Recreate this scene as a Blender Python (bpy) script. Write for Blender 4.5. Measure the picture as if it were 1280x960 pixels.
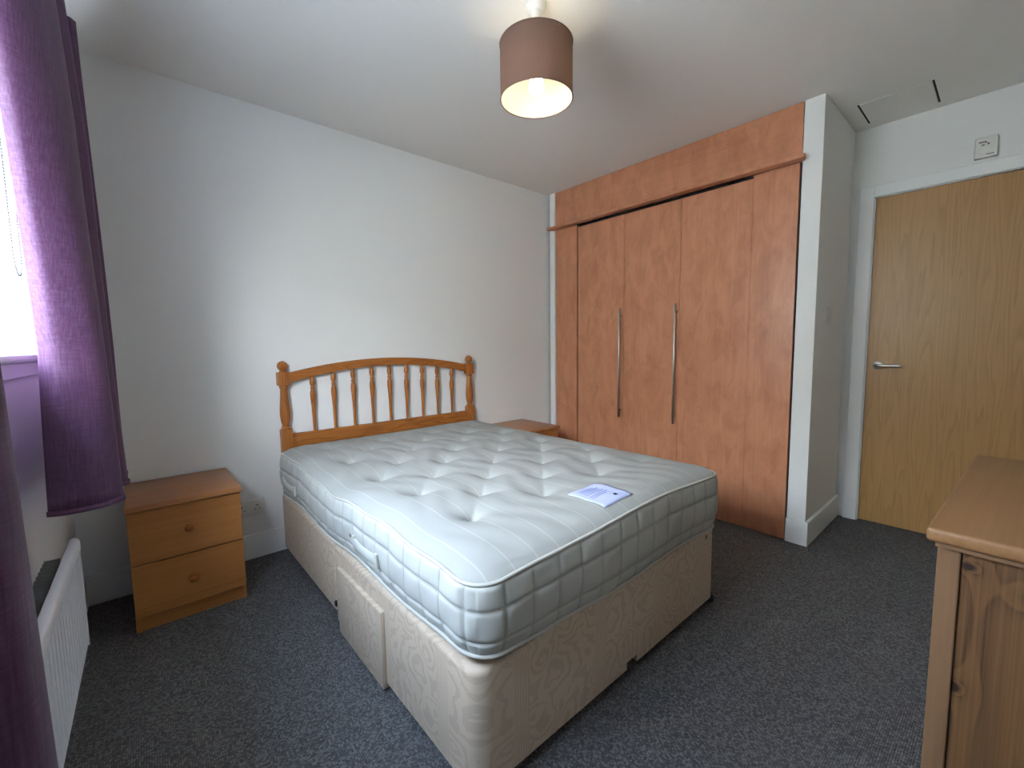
import bpy, bmesh, math, random
from mathutils import Vector, Matrix
random.seed(7)
for o in list(bpy.data.objects): bpy.data.objects.remove(o)
S = bpy.context.scene; C = S.collection
PI = math.pi

# ------------------------------------------------------------------ camera
cam = bpy.data.cameras.new('camera'); cam_ob = bpy.data.objects.new('camera', cam); C.objects.link(cam_ob)
cam.sensor_fit = 'HORIZONTAL'; cam.sensor_width = 36.0; cam.lens = 541.39 / 1280 * 36.0; cam.clip_start = 0.02
_y, _p, _r = (math.radians(a) for a in (-41.2112, -5.0943, -0.7558))
F = Vector((math.sin(-_y) * math.cos(_p), math.cos(_y) * math.cos(_p), math.sin(_p)))
R0 = Vector((math.cos(_y), math.sin(_y), 0)); U0 = R0.cross(F)
R1 = R0 * math.cos(_r) + U0 * math.sin(_r); U1 = -R0 * math.sin(_r) + U0 * math.cos(_r)
M = Matrix((R1, U1, -F)).transposed().to_4x4(); M.translation = (0.6494, -2.6671, 1.1425)
cam_ob.matrix_world = M
S.camera = cam_ob

# ------------------------------------------------------------------ world / exposure
SKY_STRENGTH = 13.5
W_ = bpy.data.worlds.new('world'); S.world = W_; W_.use_nodes = True
nt = W_.node_tree; nt.nodes.clear()
wo = nt.nodes.new('ShaderNodeOutputWorld'); bg = nt.nodes.new('ShaderNodeBackground')
tc = nt.nodes.new('ShaderNodeTexCoord'); sx = nt.nodes.new('ShaderNodeSeparateXYZ')
rp = nt.nodes.new('ShaderNodeValToRGB'); mr = nt.nodes.new('ShaderNodeMapRange')
mr.inputs['From Min'].default_value = -1; mr.inputs['From Max'].default_value = 1
nt.links.new(tc.outputs['Generated'], sx.inputs[0]); nt.links.new(sx.outputs['Z'], mr.inputs['Value'])
nt.links.new(mr.outputs[0], rp.inputs[0]); nt.links.new(rp.outputs[0], bg.inputs['Color']); nt.links.new(bg.outputs[0], wo.inputs[0])
cr = rp.color_ramp
cr.elements[0].position = 0.0; cr.elements[0].color = (.16, .15, .14, 1)
cr.elements[1].position = 1.0; cr.elements[1].color = (.30, .50, .85, 1)
for p_, c_ in ((.49, (.20, .19, .18, 1)), (.51, (.84, .91, 1.0, 1)), (.75, (.74, .86, 1.0, 1))):
    e_ = cr.elements.new(p_); e_.color = c_
bg.inputs['Strength'].default_value = SKY_STRENGTH
S.view_settings.view_transform = 'Standard'; S.view_settings.look = 'None'
S.view_settings.gamma = 1; S.view_settings.use_curve_mapping = False
S.view_settings.exposure = 1.7
LAMP_W = 2.8

# ------------------------------------------------------------------ room numbers
H = 2.413; W = 3.4246; W2 = 4.0802; YP = -1.977; YB = -3.17; A = math.radians(1.3)
WO = Vector((.412, 0, 0))          # inner corner of window wall and headboard wall
def WL(w, s, z): return Vector((WO.x + w * math.cos(A) - s * math.sin(A), -w * math.sin(A) - s * math.cos(A), z))
WROT = -A

# ------------------------------------------------------------------ material helpers
def rgb(h):
    v = [int(h[i:i + 2], 16) / 255 for i in (0, 2, 4)]
    return tuple((x / 12.92 if x <= .04045 else ((x + .055) / 1.055) ** 2.4) for x in v) + (1,)
class NT:
    def __init__(s, name, rough=.5, spec=.5):
        s.m = bpy.data.materials.new(name); s.m.use_nodes = True; s.t = s.m.node_tree
        s.b = s.t.nodes['Principled BSDF']; s.b.inputs['Roughness'].default_value = rough
        s.b.inputs['Specular IOR Level'].default_value = spec
        s.tc = s.t.nodes.new('ShaderNodeTexCoord')
    def n(s, ty, ins=None, **kw):
        n = s.t.nodes.new(ty)
        for k, v in kw.items(): setattr(n, k, v)
        for k, v in (ins or {}).items():
            if isinstance(v, bpy.types.NodeSocket): s.t.links.new(v, n.inputs[k])
            else: n.inputs[k].default_value = v
        return n
    def obj(s, scale=(1, 1, 1), rot=(0, 0, 0), loc=(0, 0, 0)):
        return s.n('ShaderNodeMapping', {'Vector': s.tc.outputs['Object'], 'Scale': scale, 'Rotation': rot, 'Location': loc}).outputs[0]
    def noise(s, v, scale, detail=4, rough=.55, dist=0):
        return s.n('ShaderNodeTexNoise', {'Vector': v, 'Scale': scale, 'Detail': detail, 'Roughness': rough, 'Distortion': dist}).outputs[0]
    def math(s, op, a, b=0.0, c=0.0):
        n = s.t.nodes.new('ShaderNodeMath'); n.operation = op
        for i, v in enumerate((a, b, c)):
            if isinstance(v, bpy.types.NodeSocket): s.t.links.new(v, n.inputs[i])
            else: n.inputs[i].default_value = v
        return n.outputs[0]
    def ramp(s, f, stops):
        n = s.n('ShaderNodeValToRGB', {'Fac': f}); r = n.color_ramp
        r.elements[0].position, r.elements[0].color = stops[0]; r.elements[1].position, r.elements[1].color = stops[-1]
        for p, c in stops[1:-1]: e = r.elements.new(p); e.color = c
        return n.outputs[0]
    def mix(s, f, a, b, mode='MIX'):
        n = s.n('ShaderNodeMix', data_type='RGBA', blend_type=mode)
        for i, v in ((0, f), (6, a), (7, b)):
            if isinstance(v, bpy.types.NodeSocket): s.t.links.new(v, n.inputs[i])
            else: n.inputs[i].default_value = v
        return n.outputs[2]
    def col(s, v):
        if isinstance(v, bpy.types.NodeSocket): s.t.links.new(v, s.b.inputs['Base Color'])
        else: s.b.inputs['Base Color'].default_value = v
    def bump(s, h, strength=.3, dist=.002):
        n = s.n('ShaderNodeBump', {'Height': h, 'Strength': strength, 'Distance': dist}); s.t.links.new(n.outputs[0], s.b.inputs['Normal'])

def plain(name, c, rough=.5, metal=0, bumpy=0, scale=200):
    t = NT(name, rough); t.b.inputs['Metallic'].default_value = metal
    n = t.noise(t.obj(), scale, 3)
    t.col(t.mix(.06, c, t.ramp(n, [(.3, tuple(x * .7 for x in c[:3]) + (1,)), (.7, tuple(min(1, x * 1.2) for x in c[:3]) + (1,))])))
    if bumpy: t.bump(n, bumpy, .001)
    return t.m
def paint(name, c, rough=.75):
    t = NT(name, rough, .3); v = t.obj()
    big = t.noise(v, 1.3, 3); t.col(t.mix(t.math('MULTIPLY', big, .06), c, tuple(x * .8 for x in c[:3]) + (1,)))
    t.bump(t.noise(v, 260, 3), .12, .0006); return t.m
def wood(name, axis, base, dark, light, across=9, along=.9, lines=16, contrast=.5, rough=.35, knots=0, fine=.35, mottle=0, spots=()):
    """contour-line grain: bands of a stretched noise make straight grain, flames and ovals"""
    t = NT(name, rough, .45)
    sc = [across] * 3; sc['xyz'.index(axis)] = along
    v = t.obj(sc)
    wob = t.noise(v, 1.0, 2, .4)
    kd = None
    for (sy, sz, ry, rz) in spots:       # real knots at given places in the board face (y, z)
        sp = t.n('ShaderNodeSeparateXYZ', {'Vector': t.obj()})
        a = t.math('MULTIPLY', t.math('SUBTRACT', sp.outputs[1], sy), 1 / ry); b = t.math('MULTIPLY', t.math('SUBTRACT', sp.outputs[2], sz), 1 / rz)
        d = t.math('SQRT', t.math('ADD', t.math('MULTIPLY', a, a), t.math('MULTIPLY', b, b)))
        wob = t.math('ADD', wob, t.math('MULTIPLY', t.math('POWER', 2.718, t.math('MULTIPLY', d, -.8)), .35))
        kd = d if kd is None else t.math('MINIMUM', kd, d)
    c = t.math('FRACT', t.math('MULTIPLY', wob, lines))
    band = t.ramp(c, [(0, (0, 0, 0, 1)), (.55, (.35, .35, .35, 1)), (.9, (1, 1, 1, 1)), (1, (0, 0, 0, 1))])
    sf = [across * 22] * 3; sf['xyz'.index(axis)] = along * 4
    fn = t.noise(t.obj(sf), 1.0, 4, .6)
    col = t.mix(t.math('MULTIPLY', band, contrast), base, dark)
    col = t.mix(t.math('MULTIPLY', t.ramp(fn, [(.35, (0, 0, 0, 1)), (.7, (1, 1, 1, 1))]), fine), col, light)
    if mottle:
        mo = t.noise(t.obj((5, 5, 2.2)), 2.5, 5, .65, .6)
        col = t.mix(t.math('MULTIPLY', t.ramp(mo, [(.4, (0, 0, 0, 1)), (.68, (1, 1, 1, 1))]), mottle), col, dark)
    if knots:
        sk = [knots] * 3; sk['xyz'.index(axis)] = knots * .55
        vo = t.n('ShaderNodeTexVoronoi', {'Vector': t.obj(sk), 'Scale': 1.0, 'Randomness': 1.0}).outputs['Distance']
        k = t.ramp(vo, [(.05, (1, 1, 1, 1)), (.13, (.35, .35, .35, 1)), (.2, (0, 0, 0, 1))])
        col = t.mix(k, col, tuple(x * .35 for x in dark[:3]) + (1,))
    if kd is not None:
        col = t.mix(t.ramp(t.math('MULTIPLY', kd, .5), [(.3, (1, 1, 1, 1)), (.42, (.5, .5, .5, 1)), (.6, (0, 0, 0, 1))]), col, tuple(x * .45 for x in dark[:3]) + (1,))
    t.col(col); t.bump(fn, .12, .0006)
    return t.m

M_wall = paint('wall_paint', rgb('EDEDE8'))
M_ceil = paint('ceiling_paint', rgb('F1EEE7'))
M_trim = paint('gloss_trim', rgb('F0F1EE'), .35)
M_white = plain('white_enamel', rgb('E4E6EA'), .3)
M_plast = plain('white_plastic', rgb('E6E4DC'), .35)
M_sill = plain('white_sill', rgb('E6E8EC'), .3)
M_steel = plain('brushed_steel', rgb('B9B6B0'), .28, 1)
M_black = plain('black_plastic', rgb('0E0E10'), .5)
M_dark = plain('dark_gap', rgb('1A1512'), .8)
M_cherry = wood('cherry_veneer', 'z', rgb('CF8E69'), rgb('A66645'), rgb('E0A783'), 3.2, .5, 5, .2, .33, 0, .3, .5)
M_cherry_h = wood('cherry_veneer_level', 'y', rgb('CF8E69'), rgb('A66645'), rgb('E0A783'), 3.2, .5, 5, .2, .33, 0, .3, .5)
M_oak = wood('oak_veneer', 'z', rgb('B48A54'), rgb('886036'), rgb('C29A64'), 12, .8, 11, .42, .4, 0, .4)
M_beech = wood('beech_foil', 'x', rgb('B2743A'), rgb('8F5526'), rgb('C68A50'), 4, .4, 5, .3, .38, 0, .35)
M_beech_top = wood('beech_foil_top', 'x', rgb('AC7244'), rgb('8E5830'), rgb('BE8558'), 4, .4, 5, .25, .35, 0, .35)
M_beech_y = wood('beech_foil_side', 'z', rgb('B2743A'), rgb('8F5526'), rgb('C68A50'), 4, .4, 5, .3, .38, 0, .35)
M_pine_x = wood('pine_lacquer', 'x', rgb('AE6A2E'), rgb('7C4118'), rgb('BF7F44'), 18, 1.6, 9, .75, .25, 0, .3)
M_pine_z = wood('pine_lacquer_upright', 'z', rgb('AE6A2E'), rgb('7C4118'), rgb('BF7F44'), 18, 1.6, 9, .75, .25, 0, .3)
M_rough = wood('knotty_pine', 'z', rgb('654528'), rgb('382212'), rgb('80603C'), 9, .55, 9, .85, .6, 0, .5, 0, ((-.145, .706, .022, .012), (-.055, .735, .010, .008), (-.048, .50, .010, .012)))
M_chest_top = wood('chest_top_pine', 'x', rgb('8A6440'), rgb('6E4C2A'), rgb('9A7650'), 6, .6, 8, .3, .45, 0, .4)
M_chest_post = wood('chest_post_pine', 'z', rgb('7A5C42'), rgb('644A32'), rgb('8A6C50'), 8, .8, 5, .3, .5, 0, .3)

def mat_carpet():
    t = NT('loop_carpet', .95, .1); v = t.obj(rot=(0, 0, .02))
    vo = t.n('ShaderNodeTexVoronoi', {'Vector': v, 'Scale': 175.0, 'Randomness': .22})
    d = vo.outputs['Distance']; rc = vo.outputs['Color']
    sep = t.n('ShaderNodeSeparateColor', {'Color': rc}).outputs[0]
    base = t.ramp(sep, [(0, rgb('605E5E')), (.5, rgb('7B7978')), (1, rgb('9E9B98'))])
    shade = t.ramp(d, [(.0, (1, 1, 1, 1)), (.55, (.6, .6, .6, 1)), (.9, (.2, .2, .2, 1))])
    c = t.mix(1.0, base, shade, 'MULTIPLY')
    big = t.noise(v, 2.2, 4)
    t.col(t.mix(t.math('MULTIPLY', big, .35), c, rgb('5E5A58')))
    t.bump(t.math('SUBTRACT', 1.0, d), 1.0, .004); return t.m
M_carpet = mat_carpet()

def mat_mattress(name, stripes):
    t = NT(name, .85, .2); c = rgb('A4A49E')
    v = t.obj()
    if stripes:
        x = t.n('ShaderNodeSeparateXYZ', {'Vector': v}).outputs[0]
        f = t.math('FRACT', t.math('MULTIPLY', t.math('ADD', x, .013), 1 / .082))
        g = t.math('ABSOLUTE', t.math('SUBTRACT', f, .5))
        l = t.ramp(g, [(.0, (1, 1, 1, 1)), (.018, (.8, .8, .8, 1)), (.035, (0, 0, 0, 1))])
        f2 = t.math('ABSOLUTE', t.math('SUBTRACT', t.math('FRACT', t.math('MULTIPLY', x, 1 / .0103)), .5))
        c2 = t.mix(t.math('MULTIPLY', f2, .25), c, rgb('9A9A94'))
        t.col(t.mix(t.math('MULTIPLY', l, .38), c2, rgb('CFCDC7')))
    else:
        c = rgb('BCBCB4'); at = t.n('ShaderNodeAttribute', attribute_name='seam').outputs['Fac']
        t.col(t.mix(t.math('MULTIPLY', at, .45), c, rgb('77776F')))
    t.bump(t.noise(v, 420, 3), .25, .0008)
    return t.m
M_mat_top = mat_mattress('mattress_ticking', True)
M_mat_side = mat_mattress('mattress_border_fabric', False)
M_piping = plain('piping_tape', rgb('BFBCB2'), .7)
M_label = plain('label_satin', rgb('BCC3E6'), .6)
M_print = plain('label_print', rgb('8F9AC8'), .8)

def mat_damask():
    t = NT('damask_fabric', .62, .35)
    v0 = t.obj((1, 1, 1))
    # pattern coordinate: u runs around the base (x + y), height z
    sp = t.n('ShaderNodeSeparateXYZ', {'Vector': v0})
    u = t.math('ADD', sp.outputs[0], sp.outputs[1])
    v = t.n('ShaderNodeCombineXYZ', {'X': u, 'Y': sp.outputs[2], 'Z': 0.0}).outputs[0]
    warp = t.n('ShaderNodeTexNoise', {'Vector': v, 'Scale': 7.0, 'Detail': 2.0}).outputs['Color']
    vw = t.n('ShaderNodeVectorMath', {0: v, 1: t.n('ShaderNodeVectorMath', {0: warp, 'Scale': .17}, operation='SCALE').outputs[0]}, operation='ADD').outputs[0]
    vo = t.n('ShaderNodeTexVoronoi', {'Vector': vw, 'Scale': 7.0, 'Randomness': .9})
    d = t.math('MULTIPLY', vo.outputs['Distance'], 5.5)
    ring = t.math('ABSOLUTE', t.math('SUBTRACT', t.math('FRACT', d), .5))
    leaf = t.noise(vw, 34, 3, .6, 1.2)
    pat = t.math('GREATER_THAN', t.math('ADD', t.math('MULTIPLY', ring, 1.1), t.math('MULTIPLY', leaf, .9)), .78)
    # vertical ribbon bands between the medallions
    fu = t.math('FRACT', t.math('MULTIPLY', u, 1 / .34))
    band = t.math('LESS_THAN', t.math('ABSOLUTE', t.math('SUBTRACT', fu, .5)), .085)
    rib = t.math('GREATER_THAN', t.math('FRACT', t.math('MULTIPLY', fu, 36)), .55)
    pat = t.mix(band, pat, rib)
    t.col(t.mix(t.math('MULTIPLY', pat, .42), rgb('CBB7A0'), rgb('A99580')))
    t.bump(pat, .25, .0007)
    return t.m
M_damask = mat_damask()
M_board = plain('divan_underside', rgb('4A4038'), .9)

def mat_curtain():
    t = NT('plum_curtain_fabric', .55, .35); v = t.obj()
    sl = t.noise(t.obj((260, 260, 14)), 1.0, 3, .6); wf = t.noise(t.obj((30, 30, 420)), 1.0, 3, .6)
    mixv = t.math('ADD', t.math('MULTIPLY', sl, .6), t.math('MULTIPLY', wf, .4))
    c = t.ramp(mixv, [(.28, rgb('43273F')), (.5, rgb('5A3A58')), (.74, rgb('735372'))])
    t.col(c); t.bump(mixv, .3, .0006)
    t.b.inputs['Sheen Weight'].default_value = .08; t.b.inputs['Sheen Roughness'].default_value = .4
    tr = t.n('ShaderNodeBsdfTranslucent', {'Color': c}); ms = t.n('ShaderNodeMixShader', {0: .05})
    t.t.links.new(t.b.outputs[0], ms.inputs[1]); t.t.links.new(tr.outputs[0], ms.inputs[2])
    t.t.links.new(ms.outputs[0], t.t.nodes['Material Output'].inputs[0]); return t.m
M_curtain = mat_curtain()

def mat_shade(name, c, trans):
    t = NT(name, .8, .2); n = t.noise(t.obj((400, 400, 12)), 1.0, 3)
    cc = t.mix(t.math('MULTIPLY', n, .3), c, tuple(x * .7 for x in c[:3]) + (1,)); t.col(cc)
    tr = t.n('ShaderNodeBsdfTranslucent', {'Color': cc}); ms = t.n('ShaderNodeMixShader', {0: trans})
    t.t.links.new(t.b.outputs[0], ms.inputs[1]); t.t.links.new(tr.outputs[0], ms.inputs[2])
    t.t.links.new(ms.outputs[0], t.t.nodes['Material Output'].inputs[0]); return t.m
M_shade = mat_shade('lampshade_fabric', rgb('8F7468'), .5)
M_shade_in = mat_shade('lampshade_lining', rgb('F4EFE0'), .30)
def mat_bulb():
    t = NT('lit_bulb', .3); t.col((1, .95, .85, 1)); t.b.inputs['Emission Color'].default_value = (1, .86, .62, 1)
    t.b.inputs['Emission Strength'].default_value = 6; return t.m
M_bulb = mat_bulb()
def mat_glass():
    t = NT('window_glass', .0); t.col((.97, 1, .99, 1)); t.b.inputs['Transmission Weight'].default_value = 1
    t.b.inputs['IOR'].default_value = 1.0 + .02; t.b.inputs['Alpha'].default_value = .12; return t.m
M_glass = mat_glass()

# ------------------------------------------------------------------ mesh helpers
def link(name, bm, mat, parent=None, smooth=None, loc=None, rotz=0):
    me = bpy.data.meshes.new(name); bm.normal_update(); bm.to_mesh(me); bm.free()
    for mm in (mat if isinstance(mat, (list, tuple)) else [mat]): me.materials.append(mm)
    if smooth is not None:
        for p in me.polygons: p.use_smooth = True
        me.set_sharp_from_angle(angle=math.radians(smooth))
    o = bpy.data.objects.new(name, me); C.objects.link(o)
    if parent: o.parent = parent
    if loc is not None: o.location = loc
    if rotz: o.rotation_euler.z = rotz
    return o
def empty(name, loc=(0, 0, 0), rotz=0):
    o = bpy.data.objects.new(name, None); C.objects.link(o); o.location = loc; o.rotation_euler.z = rotz
    o.empty_display_size = .1; return o
def tag(o, label=None, cat=None, group=None, kind=None):
    for k, v in (('label', label), ('category', cat), ('group', group), ('kind', kind)):
        if v: o[k] = v
    return o
def box(bm, x0, x1, y0, y1, z0, z1, bev=0, seg=2):
    if x0 > x1: x0, x1 = x1, x0
    if y0 > y1: y0, y1 = y1, y0
    if z0 > z1: z0, z1 = z1, z0
    t = bmesh.new(); bmesh.ops.create_cube(t, size=1)
    for v in t.verts: v.co = Vector(((x0 + x1) / 2 + v.co.x * (x1 - x0), (y0 + y1) / 2 + v.co.y * (y1 - y0), (z0 + z1) / 2 + v.co.z * (z1 - z0)))
    if bev: bmesh.ops.bevel(t, geom=list(t.edges), offset=bev, segments=seg, affect='EDGES', profile=.5)
    return merge(bm, t)
def merge(bm, t):
    me = bpy.data.meshes.new('tmp'); t.to_mesh(me); t.free(); bm.from_mesh(me); bpy.data.meshes.remove(me); return bm
def B(*a, **k): return box(bmesh.new(), *a, **k)
def lathe(bm, prof, cx=0, cy=0, n=24, cap=True):
    """prof: (r, z) from bottom to top around a vertical axis"""
    rings = []
    for r, z in prof:
        rings.append([bm.verts.new((cx + r * math.cos(2 * PI * i / n), cy + r * math.sin(2 * PI * i / n), z)) for i in range(n)])
    for a, b in zip(rings, rings[1:]):
        for i in range(n): bm.faces.new((a[i], a[(i + 1) % n], b[(i + 1) % n], b[i]))
    if cap:
        if prof[0][0] > 1e-5: bm.faces.new(list(reversed(rings[0])))
        if prof[-1][0] > 1e-5: bm.faces.new(rings[-1])
    return bm
def tube(bm, pts, r, n=8, closed=False):
    pts = [Vector(p) for p in pts]; rings = []; N = len(pts); up = None
    for i, p in enumerate(pts):
        a = pts[(i - 1) % N] if (i or closed) else p; b = pts[(i + 1) % N] if (i < N - 1 or closed) else p
        t = (b - a).normalized()
        if up is None:
            up = Vector((0, 0, 1)) if abs(t.z) < .9 else Vector((1, 0, 0))
        s = t.cross(up); s = s.normalized() if s.length > 1e-6 else t.orthogonal().normalized()
        u = s.cross(t).normalized(); up = u
        rr = r[i] if isinstance(r, (list, tuple)) else r
        rings.append([bm.verts.new(p + (s * math.cos(2 * PI * k / n) + u * math.sin(2 * PI * k / n)) * rr) for k in range(n)])
    m = N if closed else N - 1
    for i in range(m):
        a, b = rings[i], rings[(i + 1) % N]
        for k in range(n): bm.faces.new((a[k], a[(k + 1) % n], b[(k + 1) % n], b[k]))
    if not closed: bm.faces.new(list(reversed(rings[0]))); bm.faces.new(rings[-1])
    return bm
def prism(bm, outline, y0, y1, plane='xz'):
    """outline in a plane extruded along the third axis"""
    def P(a, b, c): return {'xz': (a, c, b), 'yz': (c, a, b), 'xy': (a, b, c)}[plane]
    f = [bm.verts.new(P(a, b, y0)) for a, b in outline]; g = [bm.verts.new(P(a, b, y1)) for a, b in outline]
    n = len(f); bm.faces.new(f); bm.faces.new(list(reversed(g)))
    for i in range(n): bm.faces.new((f[i], g[i], g[(i + 1) % n], f[(i + 1) % n]))
    bmesh.ops.recalc_face_normals(bm, faces=list(bm.faces)); return bm
def rrect(x0, x1, y0, y1, r, n=8, rs=None):
    rs = rs or (r,) * 4; out = []
    for (cx, cy, a0, rr) in ((x1, y1, 0, rs[0]), (x0, y1, 90, rs[1]), (x0, y0, 180, rs[2]), (x1, y0, 270, rs[3])):
        sx_ = 1 if cx == x1 else -1; sy_ = 1 if cy == y1 else -1
        for k in range(n + 1):
            a = math.radians(a0 + 90 * k / n)
            out.append((cx - sx_ * rr + rr * math.cos(a), cy - sy_ * rr + rr * math.sin(a)))
    return out
def struct(name, bm, mat, parent=None, **k):
    o = link(name, bm, mat, parent, **k)
    if not parent: o['kind'] = 'structure'
    return o

# ------------------------------------------------------------------ room shell
T = .12
struct('floor', B(.1, W2 + .3, YB - .15, .15, -.1, 0), M_carpet)
cb = bmesh.new(); struct('ceiling', box(cb, .1, W2 + .3, YB - .15, .15, H, H + .1), M_ceil)
struct('wall_back', B(.1, W2 + .3, 0, T, 0, H), M_wall)
struct('wall_front', B(.1, W2 + .3, YB - T, YB, 0, H), M_wall)
# window wall in its own frame (local x = into the room, local y = -s)
S0, S1, Z0, Z1 = .36, 2.50, 1.112, 2.06; TH = .30
wb = bmesh.new()
box(wb, -TH, 0, -3.4, .05, 0, Z0); box(wb, -TH, 0, -3.4, .05, Z1, H)
box(wb, -TH, 0, -S0, .05, Z0, Z1); box(wb, -TH, 0, -3.4, -S1, Z0, Z1)
struct('wall_left', wb, M_wall, loc=WO, rotz=WROT)
# door wall with its opening
DY0, DY1, DZ = -2.085, -2.085 - .79, 2.003
db = bmesh.new()
box(db, W2, W2 + T, YB, DY1, 0, H); box(db, W2, W2 + T, DY0, 0, 0, H); box(db, W2, W2 + T, DY1, DY0, DZ, H)
struct('wall_right', db, M_wall)
# pier at the wardrobe end and its return wall
struct('wall_pier', B(W, W2, YP, -1.886, 0, H), M_wall)
struct('trim_1', B(W - .012, W + .01, -.082, -.028, 0, H, bev=.002), M_trim)
# skirting
def skirt(name, x0, x1, y0, y1, z1=.135, **k):
    b = bmesh.new(); box(b, x0, x1, y0, y1, 0, z1, bev=.003); return struct(name, b, M_trim, **k)
skirt('baseboard_back', .42, W, -.018, 0)
skirt('baseboard_pier', W - .018, W, YP - .018, -1.884, .137)
skirt('baseboard_return', W - .016, W2, YP - .018, YP, .137)
b = bmesh.new(); box(b, 0, .018, -3.1, 0, 0, .135, bev=.003); struct('baseboard_left', b, M_trim, loc=WO, rotz=WROT)
skirt('baseboard_front', .4, W2, YB, YB + .018)

# ------------------------------------------------------------------ window
win = empty('window_1', WO, WROT); win['kind'] = 'structure'
fr = bmesh.new()
FX0, FX1 = -.27, -.205
for (a, c, z0, z1) in ((S0, S0 + .06, Z0, Z1), (S1 - .06, S1, Z0, Z1), (S0, S1, Z0, Z0 + .07), (S0, S1, Z1 - .06, Z1), ((S0 + S1) / 2 - .04, (S0 + S1) / 2 + .04, Z0, Z1)):
    box(fr, FX0, FX1, -c, -a, z0, z1, bev=.004)
link('window_frame', fr, M_white, win)
for a, c in ((S0 + .055, (S0 + S1) / 2 - .035), ((S0 + S1) / 2 + .035, S1 - .055)):
    link('pane', B(-.245, -.239, -c, -a, Z0 + .065, Z1 - .055), M_glass, win)
sb = bmesh.new()
box(sb, -.21, .036, -(S1 + .05), -(S0 - .02), Z0, Z0 + .024, bev=.009, seg=3)
link('window_sill', sb, M_sill, win, smooth=40)
link('apron', B(0, .012, -(S1 + .03), -(S0 + .0), Z0 - .044, Z0 - .002, bev=.003), M_trim, win)

# roller blind, rolled up at the window head, with its bead chain
rb = tag(empty('roller_blind', WL(-.06, (S0 + S1) / 2, 0), WROT), 'white roller blind rolled up at the window head with bead chain', 'roller blind')
hb = (S1 - S0) / 2 - .02
r_ = bmesh.new(); lathe(r_, [(.026, -hb), (.026, hb)], n=20)
bmesh.ops.rotate(r_, verts=r_.verts, cent=(0, 0, 0), matrix=Matrix.Rotation(PI / 2, 3, 'X'))
bmesh.ops.translate(r_, verts=r_.verts, vec=(0, 0, Z1 - .045)); link('blind_roll', r_, M_plast, rb, smooth=40)
ch = []
yc = hb - .22
for k in range(58): ch.append((.055, yc, Z1 - .05 - k * .0095))
zb_ = ch[-1][2]
for k in range(1, 22):
    a = PI * k / 22; ch.append((.055, yc + .06 - .06 * math.cos(a), zb_ - .08 * math.sin(a)))
for k in range(57): ch.append((.055, yc + .12, zb_ + k * .0095))
cbm = bmesh.new(); tube(cbm, ch, .0012, 5)
for p in ch[::1]:
    t_ = bmesh.new(); bmesh.ops.create_icosphere(t_, subdivisions=1, radius=.0032)
    bmesh.ops.translate(t_, verts=t_.verts, vec=p); merge(cbm, t_)
link('bead_chain', cbm, plain('grey_chain_plastic', rgb('262A2C'), .5), rb)

# unseen pale building and ground, added to screen low sky and bounce daylight inside
M_ext = plain('added_building_pale', rgb('E9E2D6'), .9)
struct('added_bounce_ground', B(-40, -TH - .4, -40, 40, -3.3, -3.2), plain('added_ground_grey', rgb('9A9790'), .9), loc=WO, rotz=WROT)
struct('added_bounce_building', B(-18, -11, -22, 22, -3.2, 5.3), M_ext, loc=WO, rotz=WROT)

# sky portal on the opening (guides sampling of the daylight, gives no light of its own)
pl = bpy.data.lights.new('window_portal', 'AREA'); pl.shape = 'RECTANGLE'; pl.size = S1 - S0; pl.size_y = Z1 - Z0
po = bpy.data.objects.new('window_portal', pl); C.objects.link(po)
po.location = WL(-.29, (S0 + S1) / 2, (Z0 + Z1) / 2)
xax = Vector((math.sin(A), math.cos(A), 0)); zax = -Vector((math.cos(A), -math.sin(A), 0)); yax = zax.cross(xax)
mm = Matrix((xax, yax, zax)).transposed().to_4x4(); mm.translation = po.location; po.matrix_world = mm
pl.cycles.is_portal = True

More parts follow.
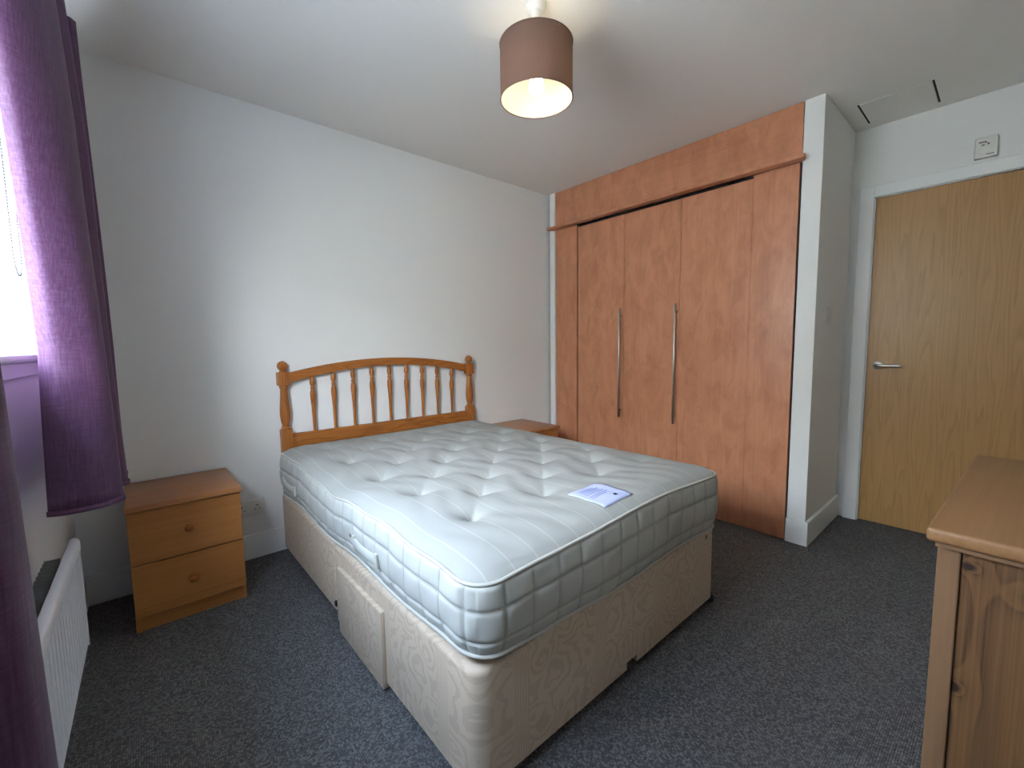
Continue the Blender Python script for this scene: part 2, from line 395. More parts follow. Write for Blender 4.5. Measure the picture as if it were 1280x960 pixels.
# ------------------------------------------------------------------ curtains
def catmull(P, n=6):
    out = []
    for i in range(len(P) - 1):
        p0 = Vector(P[max(i - 1, 0)]); p1 = Vector(P[i]); p2 = Vector(P[i + 1]); p3 = Vector(P[min(i + 2, len(P) - 1)])
        for k in range(n):
            t = k / n; out.append(.5 * ((2 * p1) + (-p0 + p2) * t + (2 * p0 - 5 * p1 + 4 * p2 - p3) * t * t + (-p0 + 3 * p1 - 3 * p2 + p3) * t ** 3))
    out.append(Vector(P[-1])); return out
def curtain(name, label, levels, thick=.004):
    """levels: list of (z, control points (s, w)); all with equally many points"""
    root = tag(empty(name, WO, WROT), label, 'curtain', 'plum curtains at the window')
    cl = [(z, catmull([(s, w, 0) for s, w in pts], 7)) for z, pts in levels]
    zs = []
    for (za, pa), (zb, pb) in zip(cl, cl[1:]):
        m = max(2, int(abs(zb - za) / .04))
        for k in range(m): f = k / m; zs.append((za + (zb - za) * f, [a.lerp(b, f) for a, b in zip(pa, pb)]))
    zs.append(cl[-1])
    bm = bmesh.new(); rows = []
    for z, P in zs:
        row = []
        for i, p in enumerate(P):
            wob = .0015 * math.sin(z * 5 + i * .35)
            row.append(bm.verts.new((max(p.y + wob, .042), -p.x, z)))
        rows.append(row)
    for a, b in zip(rows, rows[1:]):
        for i in range(len(a) - 1): bm.faces.new((a[i], a[i + 1], b[i + 1], b[i]))
    o = link('cloth', bm, M_curtain, root, smooth=60)
    so = o.modifiers.new('solid', 'SOLIDIFY'); so.thickness = thick
    # stitched hem: a narrow double fold along the bottom
    hb_ = bmesh.new(); z0, P = zs[0]; r0 = []; r1 = []
    for i, p in enumerate(P):
        r0.append(hb_.verts.new((max(p.y + .0015 * math.sin(z0 * 5 + i * .35), .042), -p.x, z0 - .002)))
        r1.append(hb_.verts.new((r0[-1].co.x, -p.x, z0 + .012)))
    for i in range(len(r0) - 1): hb_.faces.new((r0[i], r0[i + 1], r1[i + 1], r1[i]))
    h = link('hem', hb_, M_curtain, root, smooth=60); so = h.modifiers.new('solid', 'SOLIDIFY'); so.thickness = .009; so.offset = 0
    return root
far_b = [(.985, .072), (1.0, .11), (.995, .16), (.975, .2), (.93, .222), (.89, .17), (.87, .10), (.83, .09), (.80, .15), (.77, .21), (.73, .225), (.70, .16), (.68, .1), (.65, .09), (.63, .16), (.61, .215), (.55, .2), (.20, .05)]
far_m = [(1.0, .088), (1.02, .12), (1.01, .16), (.985, .195), (.94, .212), (.90, .17), (.87, .11), (.83, .1), (.80, .15), (.77, .20), (.73, .215), (.70, .16), (.68, .1), (.65, .09), (.63, .16), (.61, .21), (.55, .2), (.20, .05)]
far_u = [(1.17, .09), (1.17, .12), (1.13, .155), (1.07, .185), (.99, .2), (.93, .165), (.89, .11), (.84, .1), (.80, .15), (.77, .19), (.73, .205), (.70, .16), (.68, .1), (.65, .09), (.63, .15), (.61, .2), (.55, .19), (.20, .05)]
far_t = [(1.27, .10), (1.25, .12), (1.21, .14), (1.15, .165), (1.06, .18), (.98, .16), (.92, .11), (.86, .1), (.81, .14), (.77, .175), (.73, .185), (.70, .15), (.68, .1), (.65, .09), (.63, .15), (.61, .195), (.55, .185), (.20, .05)]
sh = lambda P, d=.010: [(a, c - d) for a, c in P]
curtain('curtain', 'plum curtain hanging beside the bedside cabinet in the corner by the headboard wall',
        [(.70, sh(far_b)), (1.15, sh(far_m)), (1.75, sh(far_u)), (2.21, sh(far_t))])
near_b = [(2.05, .07), (2.02, .10), (2.01, .14), (2.04, .175), (2.09, .17), (2.12, .12), (2.16, .08), (2.20, .09), (2.24, .13), (2.28, .165), (2.33, .165), (2.37, .12), (2.41, .08), (2.45, .09), (2.49, .13), (2.53, .15), (2.57, .12), (2.60, .09)]
near_t = [(s + .05 * (2.6 - s), .10 + (w - .10) * .8) for s, w in near_b]
near_m = [(s + .02, w) for s, w in near_b]
curtain('curtain', 'dark plum curtain hanging nearest the viewer at the left edge, in front of the radiator',
        [(.70, sh(near_b, -.020)), (1.15, sh(near_m, -.013)), (2.21, sh(near_t, -.013))])
cp = tag(empty('curtain_pole', WO, WROT), 'dark metal curtain pole above the window carrying the plum curtains', 'curtain pole')
t_ = bmesh.new(); tube(t_, [(.135, -.50, 2.235), (.135, -2.7, 2.235)], .011, 14); link('pole', t_, M_black, cp, smooth=40)
for s in (.52, 2.68):
    t_ = bmesh.new(); tube(t_, [(0, -s, 2.235), (.135, -s, 2.235)], .007, 10); lathe(t_, [(.02, 0), (.02, .001)], n=12) if False else None
    link('bracket', t_, M_black, cp, smooth=40)

# ------------------------------------------------------------------ radiator
rad = tag(empty('radiator', WO, WROT), 'white ribbed panel radiator on the wall under the window sill', 'radiator')
RS0, RS1, RZ0, RZ1, RW = .86, 2.36, .245, .585, .10
fp = bmesh.new()
# pressed front: ribs 33 mm apart
pitch = .0375; rows = []
prof = []
s = RS0 + .012
while s < RS1 - .012:
    prof += [(s, 0), (s + .013, 0), (s + .019, -.011), (s + .031, -.011)]; s += pitch
for z, k in ((RZ0, -1), (RZ0 + .012, 0), (RZ0 + .022, 1), (RZ1 - .045, 1), (RZ1 - .036, 0), (RZ1 - .02, 0)):
    row = []
    for (ss, d) in prof: row.append(fp.verts.new((RW + (d if k == 1 else (-.008 if k == -1 else 0)), -ss, z)))
    rows.append(row)
for a, b in zip(rows, rows[1:]):
    for i in range(len(a) - 1): fp.faces.new((a[i], b[i], b[i + 1], a[i + 1]))
o = link('front_panel', fp, M_white, rad, smooth=35); so = o.modifiers.new('solid', 'SOLIDIFY'); so.thickness = .0015
link('rear_panel', B(.030, .036, -RS1, -RS0 - .06, RZ0, RZ1 - .07, bev=.002), M_white, rad)
t_ = bmesh.new(); prism(t_, [(RW - .022, RZ1 - .012), (RW - .018, RZ1 - .002), (RW - .010, RZ1 + .002), (RW - .001, RZ1 - .001), (RW + .003, RZ1 - .01), (RW + .003, RZ1 - .032), (RW - .004, RZ1 - .036), (RW - .004, RZ1 - .012)], -RS1, -RS0, 'xz')
link('top_rail', t_, M_white, rad, smooth=50)
t_ = bmesh.new(); box(t_, RW - .022, RW + .002, -RS0 - .004, -RS0, RZ0, RZ1, bev=.002); link('end_cover', t_, M_white, rad)
fins = bmesh.new(); pts = []; s = RS0 + .10
while s < RS1 - .05:
    pts += [(.042, s), (.042, s + .010), (.074, s + .014), (.074, s + .024)]; s += .028
lo_r = [fins.verts.new((w_, -q, RZ0 + .02)) for w_, q in pts]; hi_r = [fins.verts.new((w_, -q, RZ1 - .012)) for w_, q in pts]
for k in range(len(pts) - 1): fins.faces.new((lo_r[k], lo_r[k + 1], hi_r[k + 1], hi_r[k]))
bmesh.ops.solidify(fins, geom=list(fins.faces), thickness=.003)
link('convector_fins', fins, plain('grey_enamel', rgb('A9ACA7'), .5), rad)
link('dark_block', B(0, .035, -1.30, -1.17, RZ0 + .06, RZ1 - .03, bev=.002), plain('dark_green_block', rgb('141C18'), .6), rad)  # near-black green block in the space between fins and wall
t_ = bmesh.new(); tube(t_, [(.05, -RS1 + .10, 0), (.05, -RS1 + .10, RZ0 + .03)], .0075, 10)
link('pipe', t_, M_white, rad, smooth=40)
t_ = bmesh.new(); tube(t_, [(.07, -RS1 + .03, 0), (.07, -RS1 + .03, RZ0 + .03)], .0075, 10)
link('pipe', t_, M_white, rad, smooth=40)

# ------------------------------------------------------------------ door
dr = empty('door_1', (W2, DY0, 0)); dr['kind'] = 'structure'
DW = DY0 - DY1
link('leaf', B(-.001, .043, -(DW - .013), -.013, .008, 1.992, bev=.0015), M_oak, dr)
t_ = bmesh.new()
box(t_, -.002, .10, -.010, 0, 0, DZ); box(t_, -.002, .10, -DW, -DW + .010, 0, DZ); box(t_, -.002, .10, -DW, 0, 1.995, DZ)
link('frame', t_, M_trim, dr)
t_ = bmesh.new(); box(t_, .044, .06, -DW, 0, 0, DZ); link('door_stop', t_, M_dark, dr)
AW = .066
t_ = bmesh.new(); box(t_, -.016, 0, -.004, AW, .137, DZ + .062, bev=.003)
box(t_, -.016, 0, -DW - AW, -DW + .004, .137, DZ + .062, bev=.003); box(t_, -.0165, 0, -DW + .003, -.003, DZ - .004, DZ + .062, bev=.003)
link('architrave', t_, M_trim, dr)
for y0, y1 in ((-.004, AW), (-DW - AW, -DW + .004)):
    link('plinth_block', B(-.020, 0, y0, y1, 0, .139, bev=.003), M_trim, dr)
hd = bmesh.new()
def rot_lathe(prof, n, axis_loc):
    t = bmesh.new(); lathe(t, prof, n=n)
    bmesh.ops.rotate(t, verts=t.verts, cent=(0, 0, 0), matrix=Matrix.Rotation(-PI / 2, 3, 'Y'))
    bmesh.ops.translate(t, verts=t.verts, vec=axis_loc); return t
hy, hz = -.066, .992
merge(hd, rot_lathe([(.026, 0), (.026, .005), (.022, .008), (.0, .008)], 28, (0, hy, hz)))
tube(hd, [(-.006, hy, hz), (-.04, hy, hz), (-.050, hy - .006, hz), (-.052, hy - .016, hz), (-.052, hy - .06, hz), (-.052, hy - .112, hz)], [.0095, .0095, .0095, .009, .009, .0085], 12)
link('lever_handle', hd, M_steel, dr, smooth=45)

# ------------------------------------------------------------------ ceiling access panel, alarm, switch, socket
ap = tag(empty('access_panel', (3.85, -2.205, H)), 'flush white access panel in the ceiling above the door recess', 'panel')
link('panel', B(-.152, .152, -.142, .142, -.0035, 0, bev=.001), M_ceil, ap)
for y in (-.147, .147): link('gap', B(-.15, .15, y - .004, y + .004, -.001, 0), M_dark, ap)

al = tag(empty('alarm_sounder', (W2, -2.535, 2.135)), 'small square white alarm sounder on the wall above the oak door', 'alarm')
link('case', B(-.030, 0, -.042, .042, -.052, .052, bev=.006, seg=3), M_plast, al, smooth=40)
t_ = bmesh.new()
for (y, z, w_, h_) in ((.014, .026, .013, .003), (.011, .012, .006, .003), (-.008, .014, .004, .004), (.0, .022, .003, .003)):
    box(t_, -.0312, -.029, y - w_, y + w_, z - h_, z + h_)
link('grille_slot', t_, plain('slot_grey', rgb('6B6558'), .7), al)
t_ = rot_lathe([(.024, .0), (.024, .003), (.019, .003), (.019, .0)], 24, (-.0295, .004, -.014)); link('ring', t_, M_plast, al, smooth=40)
link('bottom_slot', B(-.031, -.028, -.03, .0, -.04, -.036), bpy.data.materials['slot_grey'], al)

sw = tag(empty('light_switch', (3.672, YP, 1.292)), 'white light switch on the narrow return wall beside the door', 'light switch')
link('plate', B(-.043, .043, -.009, 0, -.043, .043, bev=.003), M_plast, sw, smooth=40)
link('rocker', B(-.009, .009, -.013, -.008, -.014, .014, bev=.002), M_plast, sw)

so_ = tag(empty('wall_socket', (1.076, 0, .282)), 'white double wall socket between the bedside cabinet and the bed', 'socket')
link('plate', B(-.073, .073, -.010, 0, -.043, .043, bev=.004, seg=3), M_plast, so_, smooth=40)
for cx in (-.036, .036):
    t_ = bmesh.new(); box(t_, cx - .0025, cx + .0025, -.0106, -.009, .006, .014)
    for d in (-.011, .011): box(t_, cx + d - .0035, cx + d + .0035, -.0106, -.009, -.012, -.008)
    link('pin_hole', t_, M_dark, so_)
    link('rocker', B(cx + (.018 if cx > 0 else -.018) - .005, cx + (.018 if cx > 0 else -.018) + .005, -.013, -.009, .012, .032, bev=.001), M_plast, so_)

# ------------------------------------------------------------------ fitted wardrobe
wr = tag(empty('fitted_wardrobe', (W, 0, 0)), 'floor to ceiling fitted cherry wood wardrobe with three tall doors', 'wardrobe')
YW0, YW1 = -.0848, -1.8822
link('frieze_panel', B(0, .02, YW1, YW0, 2.118, H - .002, bev=.001), M_cherry_h, wr)
link('side_panel', B(0, .02, -.319, YW0, .003, 2.104, bev=.0015), M_cherry, wr)
link('side_panel', B(0, .02, YW1 + .007, -1.6446, .003, 2.104, bev=.0006), M_cherry, wr)
# cornice: moulded ledge with pointed returns over the white strips
out = [(-.001, YW1 - .001), (-.002, YW1 - .018), (-.052, YW1 - .032), (-.066, YW1 - .022), (-.066, YW0 + .036), (-.058, YW0 + .050), (-.002, YW0 + .014)]
t_ = bmesh.new(); prism(t_, out, 2.105, 2.125, 'xy')
bmesh.ops.bevel(t_, geom=[e for e in t_.edges if abs(e.verts[0].co.z - e.verts[1].co.z) < 1e-6], offset=.003, segments=2, affect='EDGES')
link('cornice', t_, M_cherry_h, wr, smooth=40)
ds = [(-.333, -.7725), (-.7742, -1.2072), (-1.2090, -1.6442)]
for i, (a, c) in enumerate(ds):
    d = link('door', B(-.002, .018, c, a, .006, 2.084, bev=.0015), M_cherry, wr)
    if i < 2:
        hy = (-.755, -1.193)[i]; hz0, hz1 = .595, 1.403
        t_ = bmesh.new(); lathe(t_, [(.0065, hz0), (.007, hz0 + .001), (.007, hz1 - .001), (.0065, hz1)], cx=-.036, cy=hy, n=16)
        for z in (hz0 + .05, hz1 - .05): tube(t_, [(-.002, hy, z), (-.034, hy, z)], .004, 10)
        h = link('bar_handle', t_, M_steel, d, smooth=40)
t_ = bmesh.new(); box(t_, .021, .60, YW1 + .004, YW0 - .004, .0, 2.104); link('carcass', t_, M_dark, wr)

# ------------------------------------------------------------------ bedside cabinets
def bedside(loc, label):
    r = tag(empty('bedside_cabinet', loc), label, 'bedside cabinet', 'bedside cabinets either side of the bed')
    w = .386; D = .395                       # origin: back left floor corner
    link('top', B(-.004, w + .006, -.43, 0, .506, .530, bev=.007, seg=3), M_beech_top, r, smooth=40)
    t_ = bmesh.new(); box(t_, 0, .016, -D, -.004, 0, .506, bev=.001); link('side', t_, M_beech_y, r)
    t_ = bmesh.new(); box(t_, w - .016, w, -D, -.004, 0, .506, bev=.001); link('side', t_, M_beech_y, r)
    link('back', B(.016, w - .016, -.012, -.004, .03, .506), M_beech_y, r)
    link('plinth', B(.016, w - .016, -D + .006, -D + .022, 0, .062), M_beech, r)
    for z0, z1 in ((.066, .2815), (.2865, .502)):
        d = link('drawer', B(.001, w - .001, -D - .018, -D - .001, z0, z1, bev=.0025), M_beech, r)
        k = bmesh.new(); lathe(k, [(.006, 0), (.006, .006), (.009, .010), (.0135, .015), (.0145, .020), (.012, .0245), (.006, .0265), (0, .027)], n=20)
        bmesh.ops.rotate(k, verts=k.verts, cent=(0, 0, 0), matrix=Matrix.Rotation(PI / 2, 3, 'X'))
        bmesh.ops.translate(k, verts=k.verts, vec=(w / 2, -D - .018, (z0 + z1) / 2 + .004)); link('knob', k, M_pine_x, d, smooth=50)
    return r
bedside((.590, -.019, 0), 'light wood two drawer bedside cabinet under the curtain, left of the bed')
bedside((2.685, -.019, 0), 'two drawer bedside cabinet half hidden behind the mattress, beside the wardrobe')

# ------------------------------------------------------------------ bed: base
BX0, BX1, BY0, BY1 = 1.216, 2.526, -.072, -1.873; ZB0, ZB1 = .032, .352
dv = tag(empty('divan_base', (0, 0, 0)), 'cream damask divan bed base with a side drawer, under the mattress', 'bed base')
def rounded_slab(outline, z0, z1, r=.018, seg=4, notch=None):
    bm = bmesh.new(); lv = [(z0, 0)]
    for k in range(seg + 1):
        a = PI / 2 * k / seg; lv.append((z1 - r + r * math.sin(a), r * (1 - math.cos(a))))
    cx = sum(p[0] for p in outline) / len(outline); cy = sum(p[1] for p in outline) / len(outline)
    hx = max(p[0] for p in outline) - cx; hy = max(p[1] for p in outline) - cy
    rings = []
    for z, ins in lv: rings.append([bm.verts.new((cx + (x - cx) * (1 - ins / hx), cy + (y - cy) * (1 - ins / hy), z)) for x, y in outline])
    n = len(outline)
    for a, b in zip(rings, rings[1:]):
        for i in range(n): bm.faces.new((a[i], a[(i + 1) % n], b[(i + 1) % n], b[i]))
    bm.faces.new(rings[-1]); bm.faces.new(list(reversed(rings[0])))
    return bm
YM = -.908
link('base_section', rounded_slab(rrect(BX0, BX1, YM + .003, BY0, .02, 4, (.04, .04, .012, .012)), ZB0 + .03, ZB1), M_damask, dv, smooth=50)
foot = rounded_slab(rrect(BX0 - .002, BX1, BY1, YM - .003, .05, 8, (.012, .012, .055, .055)), ZB0, ZB1)
fo = link('base_section', foot, M_damask, dv, smooth=50)
cut = link('cutter', B(1.850, 1.912, BY1 - .1, BY1 + .06, 0, ZB0 + .026), M_black)
bo = fo.modifiers.new('notch', 'BOOLEAN'); bo.operation = 'DIFFERENCE'; bo.object = cut; bo.solver = 'EXACT'
dg = bpy.context.evaluated_depsgraph_get(); me = bpy.data.meshes.new_from_object(fo.evaluated_get(dg))
fo.modifiers.clear(); fo.data = me; bpy.data.objects.remove(cut)
dd = link('drawer', B(BX0 - .016, BX0 + .01, -1.374, -.972, .012, .282, bev=.005, seg=3), M_damask, dv, smooth=40)
link('latch', B(BX0 - .008, BX0 + .004, -.915, -.900, .085, .105, bev=.002), M_black, dv)
link('screw_cap', rot_lathe([(.008, 0), (.008, .003), (0, .004)], 16, (BX0, -1.0, .2)) if False else B(2.421, 2.433, BY1 - .002, BY1 + .003, .315, .332, bev=.002), plain('bronze_clip', rgb('5A4A38'), .4), dv)
for (x, y) in ((BX0 + .06, -.14), (BX1 - .06, -.14), (BX0 + .07, -.86), (BX1 - .07, -.86), (BX0 + .06, BY1 + .06), (BX1 - .012, BY1 + .026), (BX0 + .07, -.96), (BX1 - .07, -.96)):
    t_ = bmesh.new(); lathe(t_, [(.026, 0), (.028, .004), (.028, .02), (.02, .029)], cx=x, cy=y, n=18); lathe(t_, [(.008, .028), (.008, .06)], cx=x - (.01 if x > 2 else 0), cy=y, n=8)
    link('castor', t_, M_black, dv, smooth=40)
# zip seams of the cover: a welt line at the head/foot join
# ------------------------------------------------------------------ bed: mattress
MX0, MX1, MY1, MY0 = 1.214, 2.530, -.092, -1.885
MZ0, MZE = .356, .580
mt = tag(empty('mattress', (0, 0, 0)), 'white tufted double mattress with quilted sides lying on the divan base', 'mattress')
MR = .085
tufts = []
for i in range(7):
    for k in range(5 if i % 2 == 0 else 4):
        ty_ = (-.30 if i % 2 == 0 else -.46) - .32 * k; tufts.append((1.39 + .161 * i - .03 * (ty_ + .3), ty_))
segs = []
for a in range(len(tufts)):
    for b in range(a + 1, len(tufts)):
        if abs(abs(tufts[a][0] - tufts[b][0]) - .1655) < .02 and abs(tufts[a][1] - tufts[b][1]) < .2: segs.append((tufts[a], tufts[b]))
def g(x, c, w): return math.exp(-((x - c) / w) ** 2)
def edge_dz(x, y):
    """wave of the top edge round the mattress"""
    l = max(0, 1 - (x - MX0) / .5); f = max(0, 1 - (y - MY0) / .5)
    z = l * (.014 * g(y, -.42, .16) - .018 * g(y, -.93, .17) + .008 * g(y, -1.40, .2) + .004 * math.sin(y * 21))
    z += f * (.022 * g(x, 2.02, .33) - .008 * g(x, MX0, .12))
    return z
def bot_dz(x, y):
    l = max(0, 1 - (x - MX0) / .2); f = max(0, 1 - (y - MY0) / .2)
    return max(0, l * (.012 + .010 * math.sin(y * 9.5) + .012 * g(y, -1.55, .3)) + f * (.005 + .008 * math.sin(x * 9 + 1.0)))
def topz(x, y, e):
    sh = 1 - math.exp(-max(e, 0) / .035)
    z = MZE + edge_dz(x, y) + .034 * sh
    dmin = 9; h = 0
    for (tx, ty) in tufts:
        dx = x - tx; dy = y - ty
        if abs(dx) > .2 or abs(dy) > .2: continue
        d = math.hypot(dx, dy)
        h -= .025 * math.exp(-d / .019) + .013 * math.exp(-(d / .058) ** 2)
    c = 0
    for (p, q) in segs:
        if x < min(p[0], q[0]) - .05 or x > max(p[0], q[0]) + .05 or y < min(p[1], q[1]) - .05 or y > max(p[1], q[1]) + .05: continue
        vx, vy = q[0] - p[0], q[1] - p[1]; L2 = vx * vx + vy * vy
        t = max(0, min(1, ((x - p[0]) * vx + (y - p[1]) * vy) / L2)); d = math.hypot(x - p[0] - t * vx, y - p[1] - t * vy)
        c = max(c, math.exp(-d / .013) * (abs(t - .5) * 2) ** 1.5)
    h -= .012 * c
    z += h * sh + .003 * sh * math.sin(x * 7.1 + 1) * math.sin(y * 5.3) + .0012 * math.sin(x * 60 + 3 * math.sin(y * 11)) * sh
    return z
def warp(u, v):
    """unit square -> rounded rectangle"""
    x = MX0 + (MX1 - MX0) * u; y = MY0 + (MY1 - MY0) * v
    cx = max(MX0 + MR - x, 0) or min(MX1 - MR - x, 0); cy = max(MY0 + MR - y, 0) or min(MY1 - MR - y, 0)
    if cx and cy:
        m = max(abs(cx), abs(cy)); l = math.hypot(cx, cy); f = m / l
        x2 = x + cx - cx * f; y2 = y + cy - cy * f; return x2, y2
    return x, y
NX, NY = 210, 290
def inset(x, y):
    qx = abs(x - (MX0 + MX1) / 2) - ((MX1 - MX0) / 2 - MR); qy = abs(y - (MY0 + MY1) / 2) - ((MY1 - MY0) / 2 - MR)
    return MR - (math.hypot(max(qx, 0), max(qy, 0)) + min(max(qx, qy), 0))
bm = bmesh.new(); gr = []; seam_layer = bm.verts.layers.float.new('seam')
for j in range(NY + 1):
    row = []
    for i in range(NX + 1):
        x, y = warp(i / NX, j / NY); row.append(bm.verts.new((x, y, topz(x, y, inset(x, y)))))
    gr.append(row)
for j in range(NY):
    for i in range(NX): bm.faces.new((gr[j][i], gr[j][i + 1], gr[j + 1][i + 1], gr[j + 1][i]))
loop = [gr[0][i] for i in range(NX)] + [gr[j][NX] for j in range(NY)] + [gr[NY][i] for i in range(NX, 0, -1)] + [gr[j][0] for j in range(NY, 0, -1)]
LP = [v.co.copy() for v in loop]; n = len(LP)
cum = [0]
for i in range(n): cum.append(cum[-1] + (LP[(i + 1) % n] - LP[i]).length)
per = cum[-1]; cells = round(per / .096); cw = per / cells
def normal2(i):
    t = LP[(i + 1) % n] - LP[i - 1]; v = Vector((t.y, -t.x, 0)); return v.normalized()
NRM = [normal2(i) for i in range(n)]
VB = (0, .33, .77, 1.0); NV = 44
prev = loop
for k in range(1, NV + 1):
    v = k / NV; row = []
    for i in range(n):
        u = ((cum[i] / cw) + .35) % 1
        p = LP[i]; zt = p.z - .002; zb = MZ0 + bot_dz(p.x, p.y); z = zt + (zb - zt) * v
        for a, b in zip(VB, VB[1:]):
            if a <= v <= b: vv = (v - a) / (b - a)
        pu = 1 - abs(2 * u - 1) ** 10; pv = 1 - abs(2 * vv - 1) ** 7
        seam_v = pu * .8 + .2
        out = .0075 * (max(pv, 0) ** .8) * seam_v + .009 * math.sin(PI * v) ** .6
        out += -.014 * v ** 4 + .0012 * math.sin(cum[i] * 47 + v * 9)
        if k == NV: out = -.006
        vn = bm.verts.new((p.x + NRM[i].x * out, p.y + NRM[i].y * out, z)); row.append(vn)
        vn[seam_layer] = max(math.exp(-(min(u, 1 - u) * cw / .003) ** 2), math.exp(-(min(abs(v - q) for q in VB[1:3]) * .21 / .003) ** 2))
    for i in range(n): f = bm.faces.new((prev[i], row[i], row[(i + 1) % n], prev[(i + 1) % n])); f.material_index = 1
    prev = row
bm.faces.new(list(reversed(prev)))
bmesh.ops.recalc_face_normals(bm, faces=list(bm.faces))
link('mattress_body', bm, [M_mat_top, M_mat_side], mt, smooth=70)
t_ = bmesh.new(); tube(t_, [(LP[i].x + NRM[i].x * .003, LP[i].y + NRM[i].y * .003, LP[i].z + .001) for i in range(0, n, 3)], .0052, 8, closed=True); link('piping', t_, M_piping, mt, smooth=80)
t_ = bmesh.new(); tube(t_, [(LP[i].x - NRM[i].x * .001, LP[i].y - NRM[i].y * .001, MZ0 + bot_dz(LP[i].x, LP[i].y) + .004) for i in range(0, n, 3)], .0052, 8, closed=True); link('piping', t_, M_piping, mt, smooth=80)
for (ya, yb, zt, zb) in ((-.245, -.44, .475, .435), (-1.185, -1.37, .478, .438)):
    h = bmesh.new(); rows = []
    for z, o_ in ((zt, .0), (zt - .004, .004), ((zt + zb) / 2, .007), (zb + .004, .004), (zb, 0)):
        row = []
        for k in range(17):
            f = k / 16; yy = ya + (yb - ya) * f; sag = -.003 * math.sin(PI * f)
            row.append(h.verts.new((MX0 - .017 - o_ - .004 * math.sin(PI * f) - .0015 * math.sin(f * 40 + z * 300), yy, z + sag)))
        rows.append(row)
    for a, b in zip(rows, rows[1:]):
        for k in range(16): h.faces.new((a[k], b[k], b[k + 1], a[k + 1]))
    ho = link('handle', h, M_mat_side, mt, smooth=60); so = ho.modifiers.new('solid', 'SOLIDIFY'); so.thickness = .003
    for yy in (ya, yb):
        link('handle_patch', B(MX0 - .023, MX0 - .012, yy - .010, yy + .010, zb - .004, zt + .005, bev=.003), M_piping, ho)
for yy in (-1.165,):
    t_ = rot_lathe([(.007, 0), (.007, .003), (.004, .004), (.0, .002)], 16, (MX0 - .022, yy, .478)); link('air_vent', t_, M_steel, mt, smooth=40)
# label sewn on the top near the foot
lb = bmesh.new(); rows = []
cxl, cyl, hl = 1.842, -1.762, .080
for j in range(13):
    rows.append([])
    for i in range(13):
        x = cxl - hl + 2 * hl * i / 12; y = cyl - hl + 2 * hl * j / 12
        rows[-1].append(lb.verts.new((x, y, topz(x, y, inset(x, y)) + .0022 + .0012 * math.sin(j * .9))))
for a, b in zip(rows, rows[1:]):
    for i in range(12): lb.faces.new((a[i], a[i + 1], b[i + 1], b[i]))
lo = link('label', lb, M_label, mt, smooth=80); lo['label'] = 'pale blue white sewn label'; so = lo.modifiers.new('solid', 'SOLIDIFY'); so.thickness = .001; so.offset = 0
t_ = bmesh.new(); rnd = random.Random(3)
def mark(x0, x1, y, hh):
    nseg = max(1, int((x1 - x0) / .01))
    for k in range(nseg):
        a = x0 + (x1 - x0) * k / nseg; c = x0 + (x1 - x0) * (k + 1) / nseg
        f = ((y - (cyl - hl)) / (2 * hl)) * 12
        z = topz((a + c) / 2, y, inset((a + c) / 2, y)) + .0033 + .0012 * math.sin(f * .9)
        box(t_, a, c, y - hh, y + hh, z, z + .0006)
for y in (.052, .040, .028, .016, .0, -.012):
    mark(cxl - .055, cxl - .055 + rnd.uniform(.07, .11), cyl + y, .0016)
link('print', t_, M_print, lo)
zz = topz(cxl + .02, cyl - .05, .2); link('print_mark', B(cxl + .012, cxl + .022, cyl - .056, cyl - .046, zz + .002, zz + .0045), M_black, lo)

# ------------------------------------------------------------------ headboard
hbd = tag(empty('headboard', (0, -.030, 0)), 'orange pine headboard with turned spindles and ball finials against the wall', 'headboard')
def post(cx):
    bm = bmesh.new()
    box(bm, cx - .029, cx + .029, -.024, .024, .10, .694, bev=.005); box(bm, cx - .030, cx + .030, -.026, .026, .936, 1.012, bev=.006)
    pr = [(.020, .690), (.0235, .697), (.024, .703), (.019, .709), (.0175, .713), (.020, .722), (.0245, .745), (.0265, .772), (.026, .800), (.0235, .835), (.0205, .870), (.0185, .905), (.018, .918), (.022, .924), (.0225, .931), (.019, .937)]
    lathe(bm, pr, cx, 0, 24)
    pr = [(.020, 1.010), (.017, 1.016), (.015, 1.021)] + [(.0275 * math.sin(a), 1.0455 - .0275 * math.cos(a)) for a in [PI * (.22 + .78 * k / 12) for k in range(12)]] + [(.001, 1.073)]
    lathe(bm, pr, cx, 0, 24)
    return link('post', bm, M_pine_z, hbd, smooth=35)
PXL, PXR = 1.273, 2.533
post(PXL); post(PXR)
def arc(x, z0, rise): f = (x - (PXL + PXR) / 2) / ((PXR - PXL) / 2); return z0 + rise * (1 - f * f)
xs = [PXL + .026 + (PXR - PXL - .052) * k / 36 for k in range(37)]
outl = [(x, arc(x, 1.000, .074)) for x in xs] + [(x, arc(x, .944, .083)) for x in reversed(xs)]
t_ = bmesh.new(); prism(t_, outl, -.013, .013, 'xz')
bmesh.ops.bevel(t_, geom=[e for e in t_.edges if abs(e.verts[0].co.y - e.verts[1].co.y) < 1e-6 and e.calc_length() < .2], offset=.003, segments=2, affect='EDGES')
link('top_rail', t_, M_pine_x, hbd, smooth=35)
link('bottom_rail', B(PXL + .028, PXR - .028, -.013, .013, .585, .662, bev=.003), M_pine_x, hbd)
for k in range(9):
    cx = 1.425 + .119 * k
    zt = arc(cx, .944, .083) + .004; z0 = .658; L = zt - z0
    pr = [(.0075, 0), (.0085, .25), (.0105, .42), (.0135, .56), (.0155, .64), (.0145, .70), (.011, .745), (.009, .765), (.0125, .775), (.0125, .79), (.009, .80), (.0095, .815), (.0135, .855), (.0145, .89), (.0125, .93), (.010, .955), (.0115, .965), (.0095, 1.0)]
    t_ = bmesh.new(); lathe(t_, [(r, z0 + f * L) for r, f in pr], cx, 0, 16)
    link('spindle', t_, M_pine_z, hbd, smooth=50)

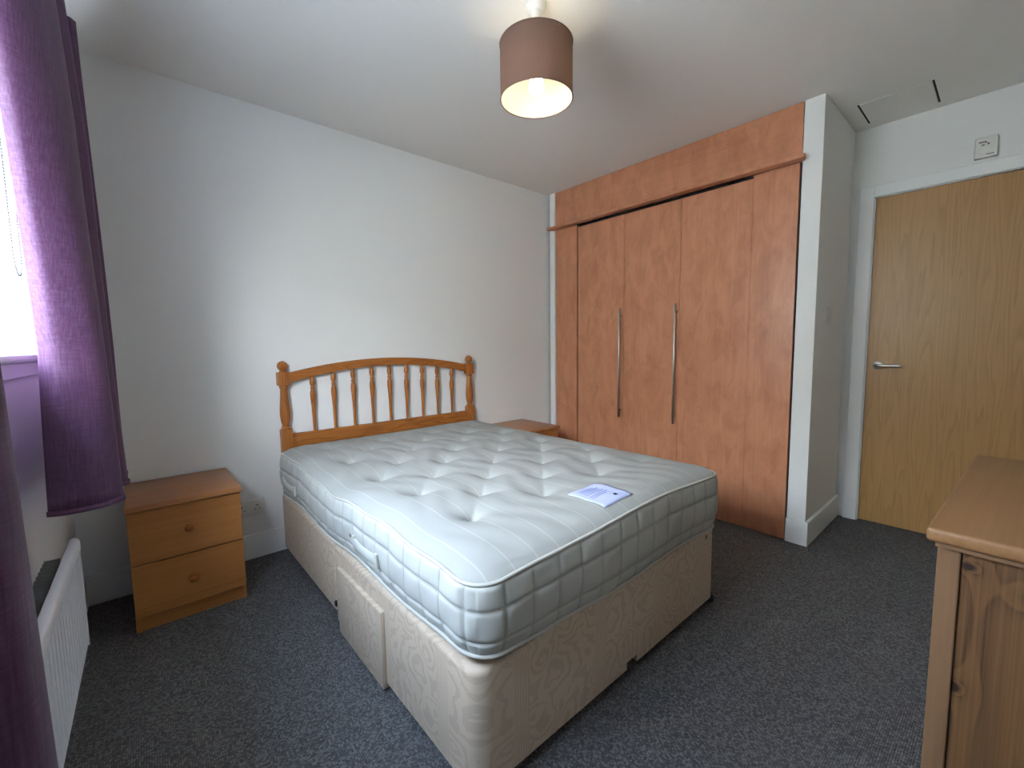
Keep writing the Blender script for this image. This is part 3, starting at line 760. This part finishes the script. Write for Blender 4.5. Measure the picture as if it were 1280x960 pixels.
# ------------------------------------------------------------------ chest of drawers (near right)
cd = tag(empty('chest_of_drawers', (1.728, -2.588, 0), -math.radians(2.5)), 'rustic knotty pine chest in the right foreground, in front of the door', 'chest of drawers')
CW, CD = .80, .48; HC = .80
out = [(0, 0), (CW, 0), (CW, -CD), (0, -CD)]
t_ = bmesh.new(); box(t_, 0, CW, -CD, 0, HC - .026, HC, bev=.007, seg=3); link('top', t_, M_chest_top, cd, smooth=40)
t_ = bmesh.new(); box(t_, .012, .78, -CD + .012, -.012, HC - .036, HC - .026); link('moulding', t_, M_chest_post, cd)
link('stile', B(.024, .056, -.045, -.014, 0, HC - .034, bev=.003), M_chest_post, cd)
link('stile', B(.024, .056, -CD + .014, -CD + .045, 0, HC - .034, bev=.003), M_chest_post, cd)
link('stile', B(CW - .056, CW - .024, -.045, -.014, 0, HC - .034, bev=.003), M_chest_post, cd)
link('stile', B(CW - .056, CW - .024, -CD + .014, -CD + .045, 0, HC - .034, bev=.003), M_chest_post, cd)
yy = -.044
for k in range(4):
    y1 = yy - .099; link('side_board', B(.030, .048, y1, yy - .0008, .06, HC - .037, bev=.003), M_rough, cd); yy = y1 - .0005
link('side_panel', B(CW - .052, CW - .036, -CD + .045, -.045, .06, HC - .037), M_rough, cd)
link('back_panel', B(.056, CW - .056, -CD + .016, -CD + .024, .06, HC - .037), M_rough, cd)
for k, (z0, z1) in enumerate(((.09, .30), (.31, .52), (.53, .755))):
    d = link('drawer', B(.060, CW - .060, -.034, -.018, z0, z1, bev=.004), M_chest_top, cd)

# ------------------------------------------------------------------ pendant lamp
LX, LY = 1.876, -1.430
pd = tag(empty('pendant_lamp', (LX, LY, 0)), 'lit pendant lamp with a brown drum shade hanging from the ceiling', 'lamp')
t_ = bmesh.new(); lathe(t_, [(.040, H), (.040, H - .014), (.036, H - .022), (.022, H - .030), (.018, H - .046), (.010, H - .052), (.004, H - .053)], n=28); link('ceiling_rose', t_, M_plast, pd, smooth=40)
ZS0, ZS1, RS = 2.073, 2.268, .1365
t_ = bmesh.new(); tube(t_, [(0, 0, H - .05), (0, 0, 2.20)], .0028, 8); link('cord', t_, M_plast, pd, smooth=60)
t_ = bmesh.new(); lathe(t_, [(RS, ZS0), (RS, ZS1)], n=72, cap=False); so_sh = link('lamp_shade', t_, M_shade, pd, smooth=60)
t_ = bmesh.new(); lathe(t_, [(RS - .0015, ZS0 + .001), (RS - .0015, ZS1 - .001)], n=72, cap=False); bmesh.ops.reverse_faces(t_, faces=list(t_.faces))
li = link('lining', t_, M_shade_in, so_sh, smooth=60)
for z in (ZS0, ZS1):
    t_ = bmesh.new(); tube(t_, [(RS * math.cos(a), RS * math.sin(a), z) for a in [2 * PI * k / 60 for k in range(60)]], .0022, 6, closed=True)
    link('rim', t_, M_shade, so_sh, smooth=60)
t_ = bmesh.new(); tube(t_, [(.022 * math.cos(a), .022 * math.sin(a), ZS1 - .03) for a in [2 * PI * k / 24 for k in range(24)]], .002, 6, closed=True)
for k in range(3):
    a = 2 * PI * k / 3 + .4; tube(t_, [(.022 * math.cos(a), .022 * math.sin(a), ZS1 - .03), (RS * math.cos(a), RS * math.sin(a), ZS1 - .004)], .0018, 6)
link('shade_ring', t_, M_white, pd, smooth=60)
t_ = bmesh.new(); lathe(t_, [(.006, 2.245), (.016, 2.24), (.018, 2.20), (.014, 2.175)], n=20); link('bulb_holder', t_, M_plast, pd, smooth=40)
t_ = bmesh.new(); lathe(t_, [(.0005, 2.088), (.012, 2.090), (.022, 2.096), (.0275, 2.107), (.029, 2.120), (.026, 2.138), (.018, 2.158), (.013, 2.176)], n=24); link('bulb', t_, M_bulb, pd, smooth=60)
ld = bpy.data.lights.new('bulb_light', 'POINT'); ld.energy = LAMP_W; ld.color = (1, .90, .76); ld.shadow_soft_size = .03
lo_ = bpy.data.objects.new('bulb_light', ld); C.objects.link(lo_); lo_.location = (LX, LY, 2.128); lo_.parent = None
